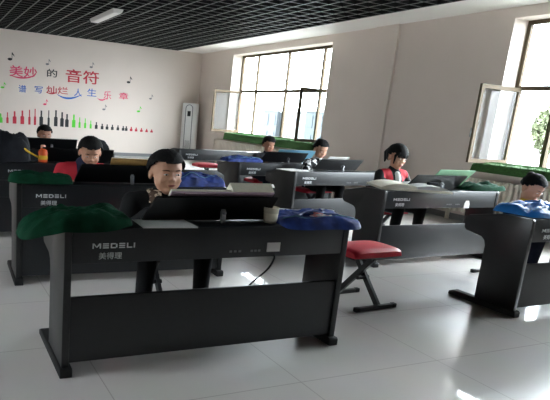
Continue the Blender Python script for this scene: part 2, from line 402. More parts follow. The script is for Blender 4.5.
# ------------------------------------------------------------------ outdoors
bm = NB(); add_box(bm, T+.2, 120, -60, 130, -4.4, -4.2); o = struct('ground_outside', bm, MT['ground']); tag(o, 'pale ground outside the windows', 'ground')
def building(x, y, w_, d, z1, m, label, nwin):
    r = empty('building', (x, y, -4.2)); bm = NB(); add_box(bm, 0, d, -w_/2, w_/2, 0, z1+4.2); obj('wall', bm, m, r, smooth=False)
    bm = NB(); add_box(bm, -.15, d+.15, -w_/2-.15, w_/2+.15, z1+4.2, z1+4.5); obj('roof', bm, MT['paleb'], r, smooth=False)
    cols_, rows = nwin
    for i in range(cols_):
        for j in range(rows):
            yy = -w_/2+(i+.5)*w_/cols_; zz = .8+(j+.5)*(z1+3.4)/rows; ww, hh = w_/cols_*.3, (z1+3.4)/rows*.32
            bm = NB(); add_box(bm, -.06, .02, yy-ww, yy+ww, zz-hh, zz+hh); obj('window', bm, MT['bluewall'], r, smooth=False)
    return tag(r, label, 'building')
building(30, 41.2, 3.0, 2.6, 2.6, MT['bluewall'], 'blue grey clad building seen through the far window, leftmost', (2, 3))
building(30, 37.6, 2.4, 2.6, 2.5, MT['paleb'], 'pale building with rows of windows beside the blue grey ones outside', (4, 6))
building(30, 32.6, 3.2, 2.6, 2.7, MT['bluewall'], 'blue grey clad building seen through the right casement of the far window', (2, 3))
def tree(x, y, h, rad, seed, label):
    rnd = random.Random(seed); r = empty('tree', (x, y, -4.2)); bm = NB()
    add_cone(bm, (0, 0, 0), (0, 0, h*.6), .16, .08)
    for k in range(7): a = rnd.random()*6.3; add_cone(bm, (0, 0, h*(.35+.04*k)), (math.cos(a)*rad*.7, math.sin(a)*rad*.7, h*(.6+.05*k)), .05, .02, 6, 2)
    obj('trunk', bm, MT['bark'], r); bm = NB()
    for k in range(2200):
        v = Vector((rnd.gauss(0, 1), rnd.gauss(0, 1), rnd.gauss(0, 1))).normalized()*rad*rnd.random()**.4
        p = Vector((v.x, v.y, h*.68+v.z*1.35)); s = .13
        a = Vector((rnd.gauss(0, 1), rnd.gauss(0, 1), rnd.gauss(0, 1))).normalized()*s; b = Vector((rnd.gauss(0, 1), rnd.gauss(0, 1), rnd.gauss(0, 1))).normalized()*s
        bm.faces.new((bm.verts.new(p-a), bm.verts.new(p+b*.5), bm.verts.new(p+a), bm.verts.new(p-b*.5)))
    obj('foliage', bm, MT['leaf'], r, smooth=False); return tag(r, label, 'tree')
tree(16, 27.4, 7.4, 1.5, 1, 'small green tree outside behind the open casement of the far window')
tree(16, 1.9, 7.9, 1.25, 2, 'green tree outside behind the open casement of the near window')
tree(16, -1.4, 9.0, .8, 3, 'sparse tree outside behind the right panes of the near window')

# ------------------------------------------------------------------ ceiling lamp, air conditioner
r = empty('ceiling_lamp', (-4.62, -4.65, H)); bm = NB()
add_prism(bm, [(-.11, 0), (-.08, -.07), (.08, -.07), (.11, 0)], -.85, .85, 'Y', .004); obj('housing', bm, MT['lampw'], r)
bm = NB(); add_box(bm, -.07, .07, -.8, .8, -.078, -.07); obj('diffuser', bm, MT['white'], r, smooth=False)
for y in (-.857, .85): bm = NB(); add_prism(bm, [(-.11, -.002), (-.08, -.07), (.08, -.07), (.11, -.002)], y, y+.007, 'Y'); obj('end_cap', bm, MT['lampw'], r)
tag(r, 'long white linear ceiling lamp under the dark open grid ceiling', 'ceiling lamp')
r = empty('air_conditioner', (-.4, -.3, 0), math.radians(-38)); bm = NB()
pr = []
for k in range(28): a = 2*PI*k/28; pr.append((.26*math.copysign(abs(math.cos(a))**.7, math.cos(a)), .2*math.copysign(abs(math.sin(a))**.7, math.sin(a))))
add_prism(bm, pr, .05, 1.76, 'Z', .02); obj('body', bm, MT['ac'], r)
bm = NB(); add_prism(bm, [(x*1.06, y*1.06) for x, y in pr], 0, .05, 'Z', .008); obj('base', bm, MT['grey'], r)
bm = NB(); pf = []
for k in range(24):
    a = 2*PI*k/24; pf.append((.12*math.cos(a), .98+(.62 if math.sin(a) > 0 else -.62)+.12*math.sin(a)))
def ring_strip(bm, pf, s, y0, y1):
    n = len(pf); cx = sum(p[0] for p in pf)/n; cz = sum(p[1] for p in pf)/n
    o1 = [bm.verts.new((x, y0, z)) for x, z in pf]; i1 = [bm.verts.new((cx+(x-cx)*s, y0, cz+(z-cz)*(1-(1-s)*.16))) for x, z in pf]
    o2 = [bm.verts.new((x, y1, z)) for x, z in pf]; i2 = [bm.verts.new((cx+(x-cx)*s, y1, cz+(z-cz)*(1-(1-s)*.16))) for x, z in pf]
    for k in range(n):
        j = (k+1) % n
        for A, B in ((o1, i1), (i1, i2), (i2, o2), (o2, o1)): bm.faces.new((A[k], A[j], B[j], B[k]))
ring_strip(bm, pf, .86, -.215, -.18); obj('outline_trim', bm, MT['grey'], r)
bm = NB(); add_box(bm, -.05, .05, -.212, -.19, 1.36, 1.52, .004); obj('display', bm, MT['keyblack'], r)
bm = NB()
for k in range(9): z = .3+k*.035; add_box(bm, -.08, .08, -.21, -.19, z, z+.012)
obj('vent', bm, MT['grey'], r)
tag(r, 'tall white floor standing air conditioner in the far corner of the room', 'air conditioner')

# ------------------------------------------------------------------ wall stickers
def sticker_text(t, x0, x1, z0, z1, m, label, sw=None):
    me = text_mesh(t, x1-x0, z1-z0, .004, .010 if z0 > 2 else .006); o = link('wall_lettering', me, m, None, (x0, -.001, z0)); tag(o, label, 'wall sticker', 'lettering stuck on the far white wall'); return o
RB = 'stuck on the far white wall'
sticker_text('美妙', -5.958, -5.191, 2.10, 2.40, MT['vpink'], 'pink lettering at the start of the upper line on the far wall')
sticker_text('的', -4.91, -4.617, 2.175, 2.397, MT['vblack'], 'single black character in the upper line on the far wall')
sticker_text('音符', -4.372, -3.37, 2.08, 2.456, MT['vred'], 'large red lettering ending the upper line on the far wall')
sticker_text('谱', -5.702, -5.488, 1.683, 1.887, MT['vblue'], 'first blue character of the lower line on the far wall')
sticker_text('写', -5.253, -5.025, 1.695, 1.884, MT['vblue'], 'second blue character of the lower line before the red pair')
sticker_text('灿烂', -4.919, -4.289, 1.72, 1.929, MT['vred'], 'red pair of characters in the lower line on the far wall')
sticker_text('人', -4.103, -3.871, 1.699, 1.92, MT['vblue'], 'blue two stroke character right of the swoosh in the lower line')
sticker_text('生', -3.711, -3.427, 1.731, 1.954, MT['vblue'], 'last blue character of the lower line left of the pink ones')
sticker_text('乐', -3.203, -2.96, 1.678, 1.923, MT['vpink'], 'pink character after the blue ones in the lower line')
sticker_text('章', -2.714, -2.416, 1.718, 1.919, MT['vpink'], 'last pink character at the right end of the lower line')
def swoosh(pts, wid, m, label):
    bm = NB(); n = 24; P = []
    for i in range(n+1):
        t = i/n; a, b, c = pts; x = (1-t)**2*a[0]+2*t*(1-t)*b[0]+t*t*c[0]; z = (1-t)**2*a[1]+2*t*(1-t)*b[1]+t*t*c[1]; P.append((x, z, wid*math.sin(PI*(t*.9+.05))))
    up_ = [(x, z+q) for x, z, q in P]; dn = [(x, z-q) for x, z, q in P][::-1]
    add_prism(bm, up_+dn, -.004, -.001, 'Y'); return tag(obj('wall_swoosh', bm, m, smooth=False), label, 'wall sticker', 'swooshes stuck on the far white wall')
swoosh([(-4.62, 1.72), (-4.3, 1.5), (-3.87, 1.76)], .028, MT['vblue'], 'curved blue swoosh under the red pair in the lower line')
swoosh([(-4.93, 1.75), (-4.75, 1.66), (-4.6, 1.78)], .018, MT['vred'], 'small red swoosh left below the red pair of characters')
swoosh([(-3.40, 1.70), (-3.26, 1.58), (-3.08, 1.73)], .022, MT['vpink'], 'small pink swoosh under the pink character')
swoosh([(-5.93, 2.12), (-5.6, 2.02), (-5.25, 2.16)], .022, MT['vpink'], 'pink swoosh under the pink lettering of the upper line')
BARS = [(-6.191,.801,1.058),(-6.004,.8,1.101),(-5.807,.798,1.144),(-5.591,.797,1.179),(-5.39,.795,1.215),(-5.231,.794,1.25),(-5.052,.793,1.216),(-4.837,.792,1.235),(-4.627,.79,1.253),(-4.444,.789,1.21),(-4.296,.788,1.166),(-4.09,.787,1.166),(-3.911,.786,1.094),(-3.74,.784,1.076),(-3.567,.783,1.022),(-3.393,.782,.985),(-3.207,.781,.948),(-3.05,.78,.938),(-2.881,.779,.937),(-2.701,.778,.928),(-2.529,.776,.918),(-2.428,.776,.917),(-2.264,.775,.907),(-2.1,.774,.897),(-1.923,.772,.887),(-1.745,.771,.877),(-1.576,.77,.866)]
BC = ['green']+['red']*5+['black']*5+['green']*4+['black']*7+['red']*5
ORD = ['first', 'second', 'third', 'fourth', 'fifth', 'sixth', 'seventh']
def bottle_bar(bm, wid, h, thin):
    b = wid*(.5 if not thin else .3); nk = b*.45; s = h*(.55 if not thin else .5)
    pf = [(-b, 0), (b, 0), (b, s), (nk, s+.05*h), (nk, h), (-nk, h), (-nk, s+.05*h), (-b, s)]
    add_prism(bm, pf, -.004, -.001, 'Y')
i = 0
while i < len(BARS):
    j = i
    while j < len(BARS) and BC[j] == BC[i]: j += 1
    blk = {0: 'at the left end', 1: 'tall', 6: 'tall', 11: 'mid height', 15: 'short', 22: 'short, at the right end'}[i]
    for k in range(i, j):
        x, z0, z1 = BARS[k]; bm = NB(); bottle_bar(bm, .105 if k < 15 else .085, z1-z0, k in (1, 4, 5, 7, 12, 13, 14))
        what = '%s %s %s bottle sticker from the left on the far wall' % (ORD[k-i], blk.split(',')[0] if 'end' not in blk.split(',')[0] else '', BC[k])
        if i == 0: what = 'green bottle shaped sticker at the left end of the row on the far wall'
        tag(obj('bottle_sticker', bm, MT['v'+BC[k]], None, (x, 0, z0), smooth=False), ' '.join(what.split()), 'wall sticker', 'row of bottle shaped stickers on the far wall')
    i = j
NOTES = [(-5.943,2.614,1.3,'vblack','black music note sticker at the top left of the far wall'),(-4.907,2.57,1,'vgrey','grey music note sticker above the single black character'),(-3.618,2.613,1,'vgrey','grey music note sticker above the large red lettering'),(-2.432,2.297,1.2,'vblack','black music note sticker right of the large red lettering'),(-1.68,1.851,.9,'vgrey','grey music note sticker rightmost on the far wall'),(-3.177,1.425,1,'vgrey','grey music note sticker below the lower line near its right end'),(-2.058,1.447,1.1,'vgreen','green music note sticker low on the right of the far wall'),(-4.957,1.448,1,'vpink','pink music note sticker below the red pair of characters'),(-6.141,1.824,1,'vgreen','green music note sticker at the left edge of the far wall')]
for x, z, s, m, lb in NOTES:
    bm = NB(); s *= .6; k = .085*s
    pf = [(k*.8*math.cos(a)*1.2, k*.55*math.sin(a)-.08*s) for a in [2*PI*q/14 for q in range(14)]]
    add_prism(bm, pf, -.004, -.001, 'Y'); add_prism(bm, [(k*.75, -.08*s), (k*.95, -.08*s), (k*.95, .16*s), (k*.75, .16*s)], -.0035, -.001, 'Y')
    add_prism(bm, [(k*.95, .16*s), (k*.95, .09*s), (k*1.9, .02*s), (k*1.75, .07*s)], -.0035, -.001, 'Y')
    tag(obj('music_note_sticker', bm, MT[m], None, (x, 0, z), smooth=False), lb, 'wall sticker', 'music notes stuck on the far wall')

# ------------------------------------------------------------------ digital pianos
W = 1.795; DP = .58
SIDE = [(0, .05), (0, .785), (.012, .8), (.2, .8), (.28, .795), (.55, .735), (.575, .715), (.582, .68), (.575, .62), (.555, .6), (.40, .575), (.37, .55), (.355, .51), (.355, .05)]
def logo_mesh():
    bm = NB(); x = .0; h = .027; s = .007; y0, y1 = -.003, 0
    def rect(a, b, c, d): add_box(bm, a, b, y0, y1, c, d)
    def em():
        nonlocal x
        rect(x, x+s, 0, h); rect(x+.038, x+.045, 0, h)
        add_prism(bm, [(x, h), (x+s+.003, h), (x+.0255, .006), (x+.0195, .006)], y0-.0004, y1, 'Y'); add_prism(bm, [(x+.045, h), (x+.035, h), (x+.0195, .006), (x+.0255, .006)], y0-.0008, y1, 'Y'); x += .055
    def ee():
        nonlocal x
        for z in (0, .0105, .021): rect(x, x+.032, z, z+.006)
        x += .042
    def de():
        nonlocal x
        rect(x, x+s, 0, h); rect(x+s, x+.028, h-.006, h); rect(x+s, x+.028, 0, .006); rect(x+.028, x+.036, .004, h-.004); x += .046
    em(); ee(); de(); ee(); rect(x, x+s, 0, h); rect(x+s, x+.03, 0, .006); x += .038; rect(x, x+s, 0, h)
    return mesh_of(bm, 'logo', False)
LOGO = logo_mesh(); LOGO2 = text_mesh('美得理', .125, .036, .003)
def make_piano():
    r = empty('digital_piano', (0, 0, 0))
    bm = NB(); add_prism(bm, SIDE, 0, .04, 'X', .004); sp_ = mesh_of(bm, 'side_panel')
    bm = NB(); add_prism(bm, [(-.025, 0), (-.025, .04), (-.015, .052), (.56, .05), (.6, .03), (.6, 0)], -.012, .055, 'X', .004); ft = mesh_of(bm, 'foot')
    for x in (0, W-.04):
        s = link('side_panel', sp_, MT['piano_side'], r, (x, 0, 0)); link('foot', ft, MT['rubber'], s)
    bm = NB(); add_box(bm, .041, W-.041, .006, .028, .615, .797, .004); u = obj('rear_panel', bm, MT['piano'], r)
    l1 = link('logo', LOGO, MT['logo'], u, (.145, .005, .695)); l1['label'] = 'silver lettering'
    l2 = link('logo', LOGO2, MT['logo'], u, (.18, .005, .637)); l2['label'] = 'silver lettering in Chinese'
    for x in (.95, .98, 1.01, 1.09, 1.115, 1.14):
        bm = NB(); add_box(bm, x, x+.016, .003, .007, .648, .660); obj('socket', bm, MT['grey'], u, smooth=False)
    bm = NB(); add_box(bm, .041, W-.041, .012, .032, .067, .435, .004); obj('lower_panel', bm, MT['piano'], r)
    bm = NB(); add_prism(bm, [(.03, .615), (.03, .797), (.2, .797), (.28, .79), (.3, .745), (.32, .7), (.57, .69), (.572, .63), (.55, .61), (.4, .6), (.1, .6)], .041, W-.041, 'X', .003); obj('key_deck', bm, MT['piano'], r)
    bm = NB(); n = 52; x0 = .2; kw = (W-.4)/n
    for k in range(n): add_box(bm, x0+k*kw+.0006, x0+(k+1)*kw-.0006, .325, .555, .70, .722)
    obj('white_keys', bm, MT['ivory'], r, smooth=False)
    bm = NB()
    for k in range(n-1):
        if (k+5) % 7 in (0, 1, 3, 4, 5): x = x0+(k+1)*kw; add_box(bm, x-.006, x+.006, .325, .47, .722, .734)
    obj('black_keys', bm, MT['keyblack'], r, smooth=False)
    # music stand leaning back towards the rear edge
    th = .012; A = Vector((0, .185, .802)); Bv = Vector((0, .055, .958)); d = (Bv-A); nrm = Vector((0, d.z, -d.y)).normalized()*th
    bm = NB(); xa0, xa1, xb0, xb1 = .47, 1.29, .50, 1.28
    vs1 = [bm.verts.new((x, p.y, p.z)) for x, p in ((xa0, A), (xa1, A), (xb1, Bv), (xb0, Bv))]
    vs2 = [bm.verts.new((v.co.x, v.co.y+nrm.y, v.co.z+nrm.z)) for v in vs1]
    bm.faces.new(vs1); bm.faces.new(vs2[::-1])
    for k in range(4): bm.faces.new((vs1[k], vs1[(k+1) % 4], vs2[(k+1) % 4], vs2[k]))
    bmesh.ops.bevel(bm, geom=bm.edges[:], offset=.005, segments=2, affect='EDGES')
    st = obj('music_stand', bm, MT['stand'], r)
    bm = NB(); add_box(bm, .48, 1.28, .182, .235, .801, .812, .003); obj('ledge', bm, MT['stand'], st)
    bm = NB(); add_prism(bm, [(.085, .80), (.105, .80), (.118, .86), (.105, .885), (.09, .87)], .925, .955, 'X', .005); add_cone(bm, (.94, .096, .862), (.94, .083, .862), .011, .011, 10, 2)
    lv = obj('support_lever', bm, MT['silver'], st); lv['label'] = 'grey lever'
    return r
PX = [  # x, y, yaw, label
 (-7.547, -13.983, -.0126, 'nearest black digital piano with open floor in front, boy in black jacket behind it'),
 (-7.548, -12.384, -.04, 'black digital piano directly behind the nearest one, boy in red jacket at it'),
 (-7.547, -10.80, -.01, 'black digital piano on the left carrying the orange bottle and black bag'),
 (-7.55, -9.20, 0, 'black digital piano farthest back on the left, mostly hidden, under the bottle shaped stickers'),
 (-3.884, -13.943, .003, 'black digital piano cut by the right picture edge with a bright blue bag on it'),
 (-3.965, -12.473, .03, 'black digital piano on the right at which the girl with ponytail sits'),
 (-3.878, -10.845, .10, 'black digital piano on the right at which the girl in patterned blouse sits'),
 (-4.12, -9.85, .05, 'black digital piano of the boy in dark clothes before the far window'),
 (-4.05, -7.62, .0, 'black digital piano farthest back on the right, in front of the air conditioner')]
proto = make_piano(); pianos = []
for k, (x, y, a, lb) in enumerate(PX):
    o = proto if k == 0 else copy_tree(proto)
    o.location = (x, y, 0); o.rotation_euler.z = a; tag(o, lb, 'digital piano', 'digital pianos in two columns'); pianos.append(o)
for c in children(pianos[8]):
    if c.name.startswith('music_stand'):
        for g in children(c): bpy.data.objects.remove(g)
        bpy.data.objects.remove(c)
def on(k, x, y, z=0):
    X, Y, a, _ = PX[k]; return Vector((X+x*math.cos(a)-y*math.sin(a), Y+x*math.sin(a)+y*math.cos(a), z))
def panel_of(k): return [c for c in children(pianos[k]) if c.name.startswith('rear_panel')][0]
bm = NB(); add_box(bm, 1.2, 1.29, .002, .006, .645, .70); o = obj('label_sticker', bm, MT['white'], panel_of(0), smooth=False); o['label'] = 'white paper label'
bm = NB(); add_prism(bm, [(1.235, .61), (1.32, .61), (1.32, .66), (1.30, .695), (1.255, .695), (1.235, .66)], .002, .006, 'Y'); o = obj('label_sticker', bm, MT['white'], panel_of(5), smooth=False); o['label'] = 'white rounded label'
# power lead of the nearest piano
bm = NB(); pts = [(1.25, .0, .63), (1.255, -.0, .6), (1.25, .05, .52), (1.20, .12, .42), (1.16, .2, .3), (1.2, .3, .15), (1.22, .45, .02), (1.2, .6, .008), (1.0, .75, .008)]
def smooth_path(pts, n=6):
    P = [Vector(p) for p in pts]; out = []
    for i in range(len(P)-1):
        p0, p1, p2, p3 = P[max(i-1, 0)], P[i], P[i+1], P[min(i+2, len(P)-1)]
        for k in range(n):
            t = k/n; out.append(.5*((2*p1)+(p2-p0)*t+(2*p0-5*p1+4*p2-p3)*t*t+(3*p1-p0-3*p2+p3)*t**3))
    return out+[P[-1]]
add_tube(bm, smooth_path(pts), .006, 6); o = obj('power_lead', bm, MT['rubber'], pianos[0]); o['label'] = 'thin black power lead hanging from the rear panel'

# ------------------------------------------------------------------ stools
def make_stool():
    r = empty('piano_stool', (0, 0, 0))
    bm = NB(); ret_v = []
    n = 22; m_ = 14
    def pt(u, v, top):
        a = 2*abs(u)-0; x = .27*u; y = .17*v
        e = max(abs(u), abs(v)); rr = (abs(u)**6+abs(v)**6)
        z = .445+(.065*(max(0, 1-rr*.5))**.5+.018*(1-u*u)*(1-v*v) if top else 0)
        k = 1-.06*(abs(u)**4*abs(v)**4); return (x*k, y*k, z)
    gt = [[bm.verts.new(pt(-1+2*i/n, -1+2*j/m_, True)) for i in range(n+1)] for j in range(m_+1)]
    gb = [[bm.verts.new(pt(-1+2*i/n, -1+2*j/m_, False)) for i in range(n+1)] for j in range(m_+1)]
    for j in range(m_):
        for i in range(n): bm.faces.new((gt[j][i], gt[j][i+1], gt[j+1][i+1], gt[j+1][i])); bm.faces.new((gb[j][i], gb[j+1][i], gb[j+1][i+1], gb[j][i+1]))
    per = [(0, i) for i in range(n)]+[(j, n) for j in range(m_)]+[(m_, i) for i in range(n, 0, -1)]+[(j, 0) for j in range(m_, 0, -1)]
    for k in range(len(per)):
        a, b = per[k], per[(k+1) % len(per)]; bm.faces.new((gt[a[0]][a[1]], gb[a[0]][a[1]], gb[b[0]][b[1]], gt[b[0]][b[1]]))
    s = obj('seat', bm, MT['red'], r); s['label'] = 'red padded seat'
    bm = NB(); add_box(bm, -.2, .2, -.14, .14, .43, .446); obj('seat_plate', bm, MT['steel'], r)
    for sg in (-1, 1):
        bm = NB(); x = .03*sg
        add_bar(bm, (x, -.19*sg, .03), (x, .14*sg, .435), .028, .045); obj('leg', bm, MT['steel'], r)
        bm = NB(); add_bar(bm, (-.2, -.2*sg, .018), (.2, -.2*sg, .018), .032, .032); f = obj('foot_bar', bm, MT['steel'], r)
        for q in (-1, 1): bm = NB(); add_box(bm, q*.2-.022, q*.2+.022, -.2*sg-.02, -.2*sg+.02, 0, .038, .006); obj('end_cap', bm, MT['rubber'], f)
    bm = NB(); add_tube(bm, [(-.06, -.025, .23), (.06, -.025, .23)], .018, 12); obj('pivot_bolt', bm, MT['steel'], r)
    return r
SE = [(-4.95, -13.33, .06, 'red padded stool on crossed black legs in the aisle right of the nearest piano'),
      (-3.02, -6.75, .0, 'red stool far back in front of the air conditioner corner')]
sp0 = make_stool()
def stool(x, y, a, lb, grp='red padded piano stools', first=[True]):
    o = sp0 if first[0] else copy_tree(sp0); first[0] = False
    o.location = (x, y, 0); o.rotation_euler.z = a; o.scale.z = .94; tag(o, lb, 'stool', grp); return o
stool(*SE[0])

# ------------------------------------------------------------------ people
def person(loc, rz, top, label, jacket, trousers, skin='skin', yaw=0, pitch=0, hair='short', sx_=1.22, hh=.27, lean=.0, shk=1.22, shirt=None, collar=None, headx=0, shoes='white', arms=0, hips=.8):
    k = hh/.25                                                   # head scale
    def S(p): return Vector((p[0]*sx_, p[1], p[2]))
    nz = top-hh*.98; sh = top-hh*shk; hy = -.06-lean            # neck base, shoulder height, head offset
    R_ = Matrix.Rotation(yaw, 4, 'Z') @ Matrix.Rotation(pitch, 4, 'X')
    MH = Matrix.Diagonal((sx_, 1, 1, 1)) @ Matrix.Translation((headx, hy, top-hh*.5)) @ R_ @ Matrix.Diagonal((k*.92, k*.95, k, 1))
    shw = .155; J = {}
    for s in (-1, 1):
        J[s] = dict(sh=(s*shw, -.02-lean*.7, sh-.01), el=(s*(shw+.075), -.10-lean*.7, sh-.235), wr=(s*.17, -.30, .765), hip=(s*.085, 0, .53), kn=(s*.15, -.36, .525), an=(s*.16, -.33, .10), toe=(s*.165, -.47, .035))
        if arms: J[s]['wr'] = (s*.13, -.28, .78)
    def build(off, parts):
        bm = NB()
        if 'torso' in parts:
            add_ell(bm, S((0, 0, .54)), (.165*sx_+off, .115+off, .115+off)); add_ell(bm, S((0, -.01-lean*.4, (.54+sh)/2)), (.14*sx_+off, .098+off, (sh-.54)*.62+off))
            add_ell(bm, S((0, -.02-lean*.7, sh-.09)), (.15*sx_+off, .1+off, .125+off))
            add_cone(bm, S((-shw*.75, -.02-lean*.7, sh-.01)), S((shw*.75, -.02-lean*.7, sh-.01)), .058+off, .058+off)
            add_cone(bm, S((0, -.02-lean*.7, sh)), S((0, -.035-lean*.8, sh+.05)), .085+off*.6, .058+off*.6)
        if 'arms' in parts:
            for s in (-1, 1):
                j = J[s]; add_cone(bm, S(j['sh']), S(j['el']), .05+off, .04+off); add_cone(bm, S(j['el']), S(j['wr']) if off == 0 else S(Vector(j['el']).lerp(Vector(j['wr']), .93)), .039+off, .027+off)
        if 'legs' in parts:
            for s in (-1, 1):
                j = J[s]; add_cone(bm, S(j['hip']), S(j['kn']), .078+off, .055+off); add_cone(bm, S(j['kn']), S(j['an']), .053+off, .034+off)
                if off == 0: add_cone(bm, S(j['an']), S(j['toe']), .034, .026)
            if off: add_ell(bm, S((0, 0, .53)), (.16*sx_+off, .115+off, .09+off))
        return bm
    bm = build(0, ('torso', 'arms', 'legs'))
    add_cone(bm, S((headx*.3, -.03-lean*.8, sh-.02)), MH @ Vector((0, .012, -.07)), .047, .045)
    E_ = lambda c, r: add_ell(bm, c, r, MH)
    E_((0, .014, .03), (.08, .098, .09)); E_((0, -.02, -.025), (.067, .072, .09)); E_((0, -.045, -.093), (.036, .036, .03)); E_((0, -.02, -.07), (.056, .055, .045))
    E_((0, -.09, -.022), (.0125, .0145, .0125)); E_((0, -.083, -.004), (.008, .011, .024)); E_((0, -.07, .028), (.05, .017, .016)); E_((0, -.028, -.05), (.068, .056, .055))
    for s in (-1, 1): E_((s*.079, .018, -.015), (.01, .02, .03)); E_((s*.036, -.066, -.035), (.024, .018, .022)); E_((s*.011, -.09, -.028), (.008, .01, .008))
    E_((0, -.084, -.058), (.022, .012, .007)); E_((0, -.081, -.069), (.018, .012, .007))
    for s in (-1, 1):                                            # hands: palm, four unequal curled fingers, a side thumb
        w_ = Vector(J[s]['wr']); pc = w_+Vector((0, -.045, -.002)); add_ell(bm, S(pc), (.036*sx_*.85, .048, .016)); add_cone(bm, S(w_), S(pc), .025, .022)
        for q, L in enumerate((.052, .062, .066, .054)):
            fx = s*(.03-.02*q)*-1; a0 = w_+Vector((fx, -.082, 0)); a1 = a0+Vector((fx*.15, -L*.5, .004)); a2 = a1+Vector((fx*.1, -L*.38, -.022))
            add_cone(bm, S(a0), S(a1), .0098, .009, 8, 2); add_cone(bm, S(a1), S(a2), .009, .0075, 8, 2)
        t0 = w_+Vector((-s*.022, -.025, -.004)); t1 = t0+Vector((-s*.028, -.03, 0)); t2 = t1+Vector((-s*.008, -.028, -.012)); add_cone(bm, S(t0), S(t1), .012, .0105, 8, 2); add_cone(bm, S(t1), S(t2), .0105, .0085, 8, 2)
    p = link('person', remesh(bm, .0062, 3), MT[skin], None, loc, rz); tag(p, label, 'person')
    link('jacket', remesh(build(.016, ('torso', 'arms')), .009, 3), jacket, p)
    link('trousers', remesh(build(.014, ('legs',)), .009, 3), trousers, p)
    for s in (-1, 1):
        bm = NB(); a, t_ = Vector(J[s]['an']), Vector(J[s]['toe']); add_cone(bm, S((a.x, a.y+.03, .045)), S((t_.x, t_.y-.01, .04)), .045, .04); add_cone(bm, S((a.x, a.y+.01, .05)), S((a.x, a.y, .1)), .044, .045)
        me = remesh(bm, .008, 3)
        for v in me.vertices: v.co.z = max(v.co.z, .002)
        link('shoe', me, MT['whitecloth'] if shoes == 'white' else MT['black'], p)
    # hair
    bm = NB(); ret = bmesh.ops.create_uvsphere(bm, u_segments=56, v_segments=40, radius=1); vt = ret['verts']; kill = []
    fringe = {'short': .066, 'fringe': .03, 'pulled': .068}[hair if hair in ('short', 'fringe', 'pulled') else 'short']
    for v in vt:
        d = v.co.copy(); c = Vector((0, .014, .03)); q = Vector((d.x*.0835, d.y*.1005, d.z*.0945))
        nn = noise.noise((d.x*9, d.y*9, d.z*5+loc[0])); q *= 1.02+.025*nn+.03*noise.noise((d.x*22, d.y*22, d.z*6))
        if q.z < -.02: q.x *= .96; q.z *= 1.1
        v.co = q+c
        lim = fringe+.012*nn if v.co.y < -.035 else ((.048 if v.co.y < -.02 else .036)+.01*nn if v.co.y < -.005 else (.016+.008*nn if abs(v.co.x) > .05 and v.co.y < .04 else -.055+.012*nn))
        if hair == 'pulled': lim = max(lim, .0+.02*nn) if v.co.y > 0 and v.co.z < .0 else lim
        if v.co.z < lim: kill.append(v)
    bmesh.ops.delete(bm, geom=kill, context='VERTS')
    bmesh.ops.solidify(bm, geom=bm.faces[:], thickness=-.012)
    if hair == 'fringe':
        add_cone(bm, (0, .11, .05), (0, .15, .0), .032, .03); add_cone(bm, (0, .15, .0), (.02, .16, -.1), .03, .008)
        for s in (-1, 1): add_cone(bm, (s*.074, -.045, .03), (s*.07, -.05, -.055), .014, .005, 10, 2)
        for q in range(9): x = -.056+.014*q; add_cone(bm, (x, -.085+abs(x)*.35, .06), (x*1.05, -.092+abs(x)*.4, .016), .012, .006, 8, 2)
    if hair == 'pulled': add_ell(bm, (0, .09, .085), (.04, .04, .035)); 
    for v in bm.verts: v.co = MH @ v.co
    obj('hair', bm, MT['hair'], p)
    # eyes, brows, mouth
    for s in (-1, 1):
        bm = NB(); add_ell(bm, (s*.032, -.084, .003), (.0125, .006, .0045 if pitch < .3 else .002), MH, 12, 8); e = obj('eye', bm, MT['eyew'], p)
        bm = NB(); add_ell(bm, (s*.032, -.0885, .0028), (.0055, .003, .0048 if pitch < .3 else .0022), MH, 10, 8); obj('iris', bm, MT['iris'], e)
        bm = NB(); add_cone(bm, MH @ Vector((s*.017, -.0895, .026)), MH @ Vector((s*.034, -.086, .029)), .0022, .0028, 8, 2); add_cone(bm, MH @ Vector((s*.034, -.086, .029)), MH @ Vector((s*.05, -.077, .026)), .0028, .0014, 8, 2); obj('eyebrow', bm, MT['hair'], p)
    bm = NB(); add_ell(bm, (0, -.0955, -.0575), (.021, .0035, .0035), MH, 12, 8); add_ell(bm, (0, -.0925, -.065), (.018, .0035, .004), MH, 12, 8); obj('mouth', bm, MT['lips'], p)
    if collar:
        bm = NB(); n = 30; prev = None; c0 = S((headx*.2, -.028-lean*.75, sh+.052))
        for q in range(n+1):
            a = PI/2*3+.28+(2*PI-.56)*q/n; dx, dy = math.cos(a), math.sin(a); fl = 1.0+.55*max(0, -dy)
            cur = [bm.verts.new(c0+Vector((dx*.062*sx_*.95, dy*.066, .022))), bm.verts.new(c0+Vector((dx*.085*sx_*.95*fl**.3, dy*.088, .012))), bm.verts.new(c0+Vector((dx*.105*sx_, dy*.115, -.045*fl))), bm.verts.new(c0+Vector((dx*.09*sx_, dy*.095, -.045*fl)))]
            if prev:
                for z in range(4): bm.faces.new((prev[z], prev[(z+1) % 4], cur[(z+1) % 4], cur[z]))
            prev = cur
        obj('collar', bm, collar, p)
    if shirt:
        bm = NB(); add_ell(bm, S((0, -.075-lean*.7, sh-.075)), (.05*sx_, .082, .12)); obj('shirt', bm, shirt, p)
    return p
MT['plaid'] = pattern_mat('brown_cream_plaid', (84, 62, 48), (214, 196, 170), 34, .8, .5)
MT['mono'] = pattern_mat('black_white_blouse', (24, 24, 28), (222, 220, 220), 19, .8, .53)
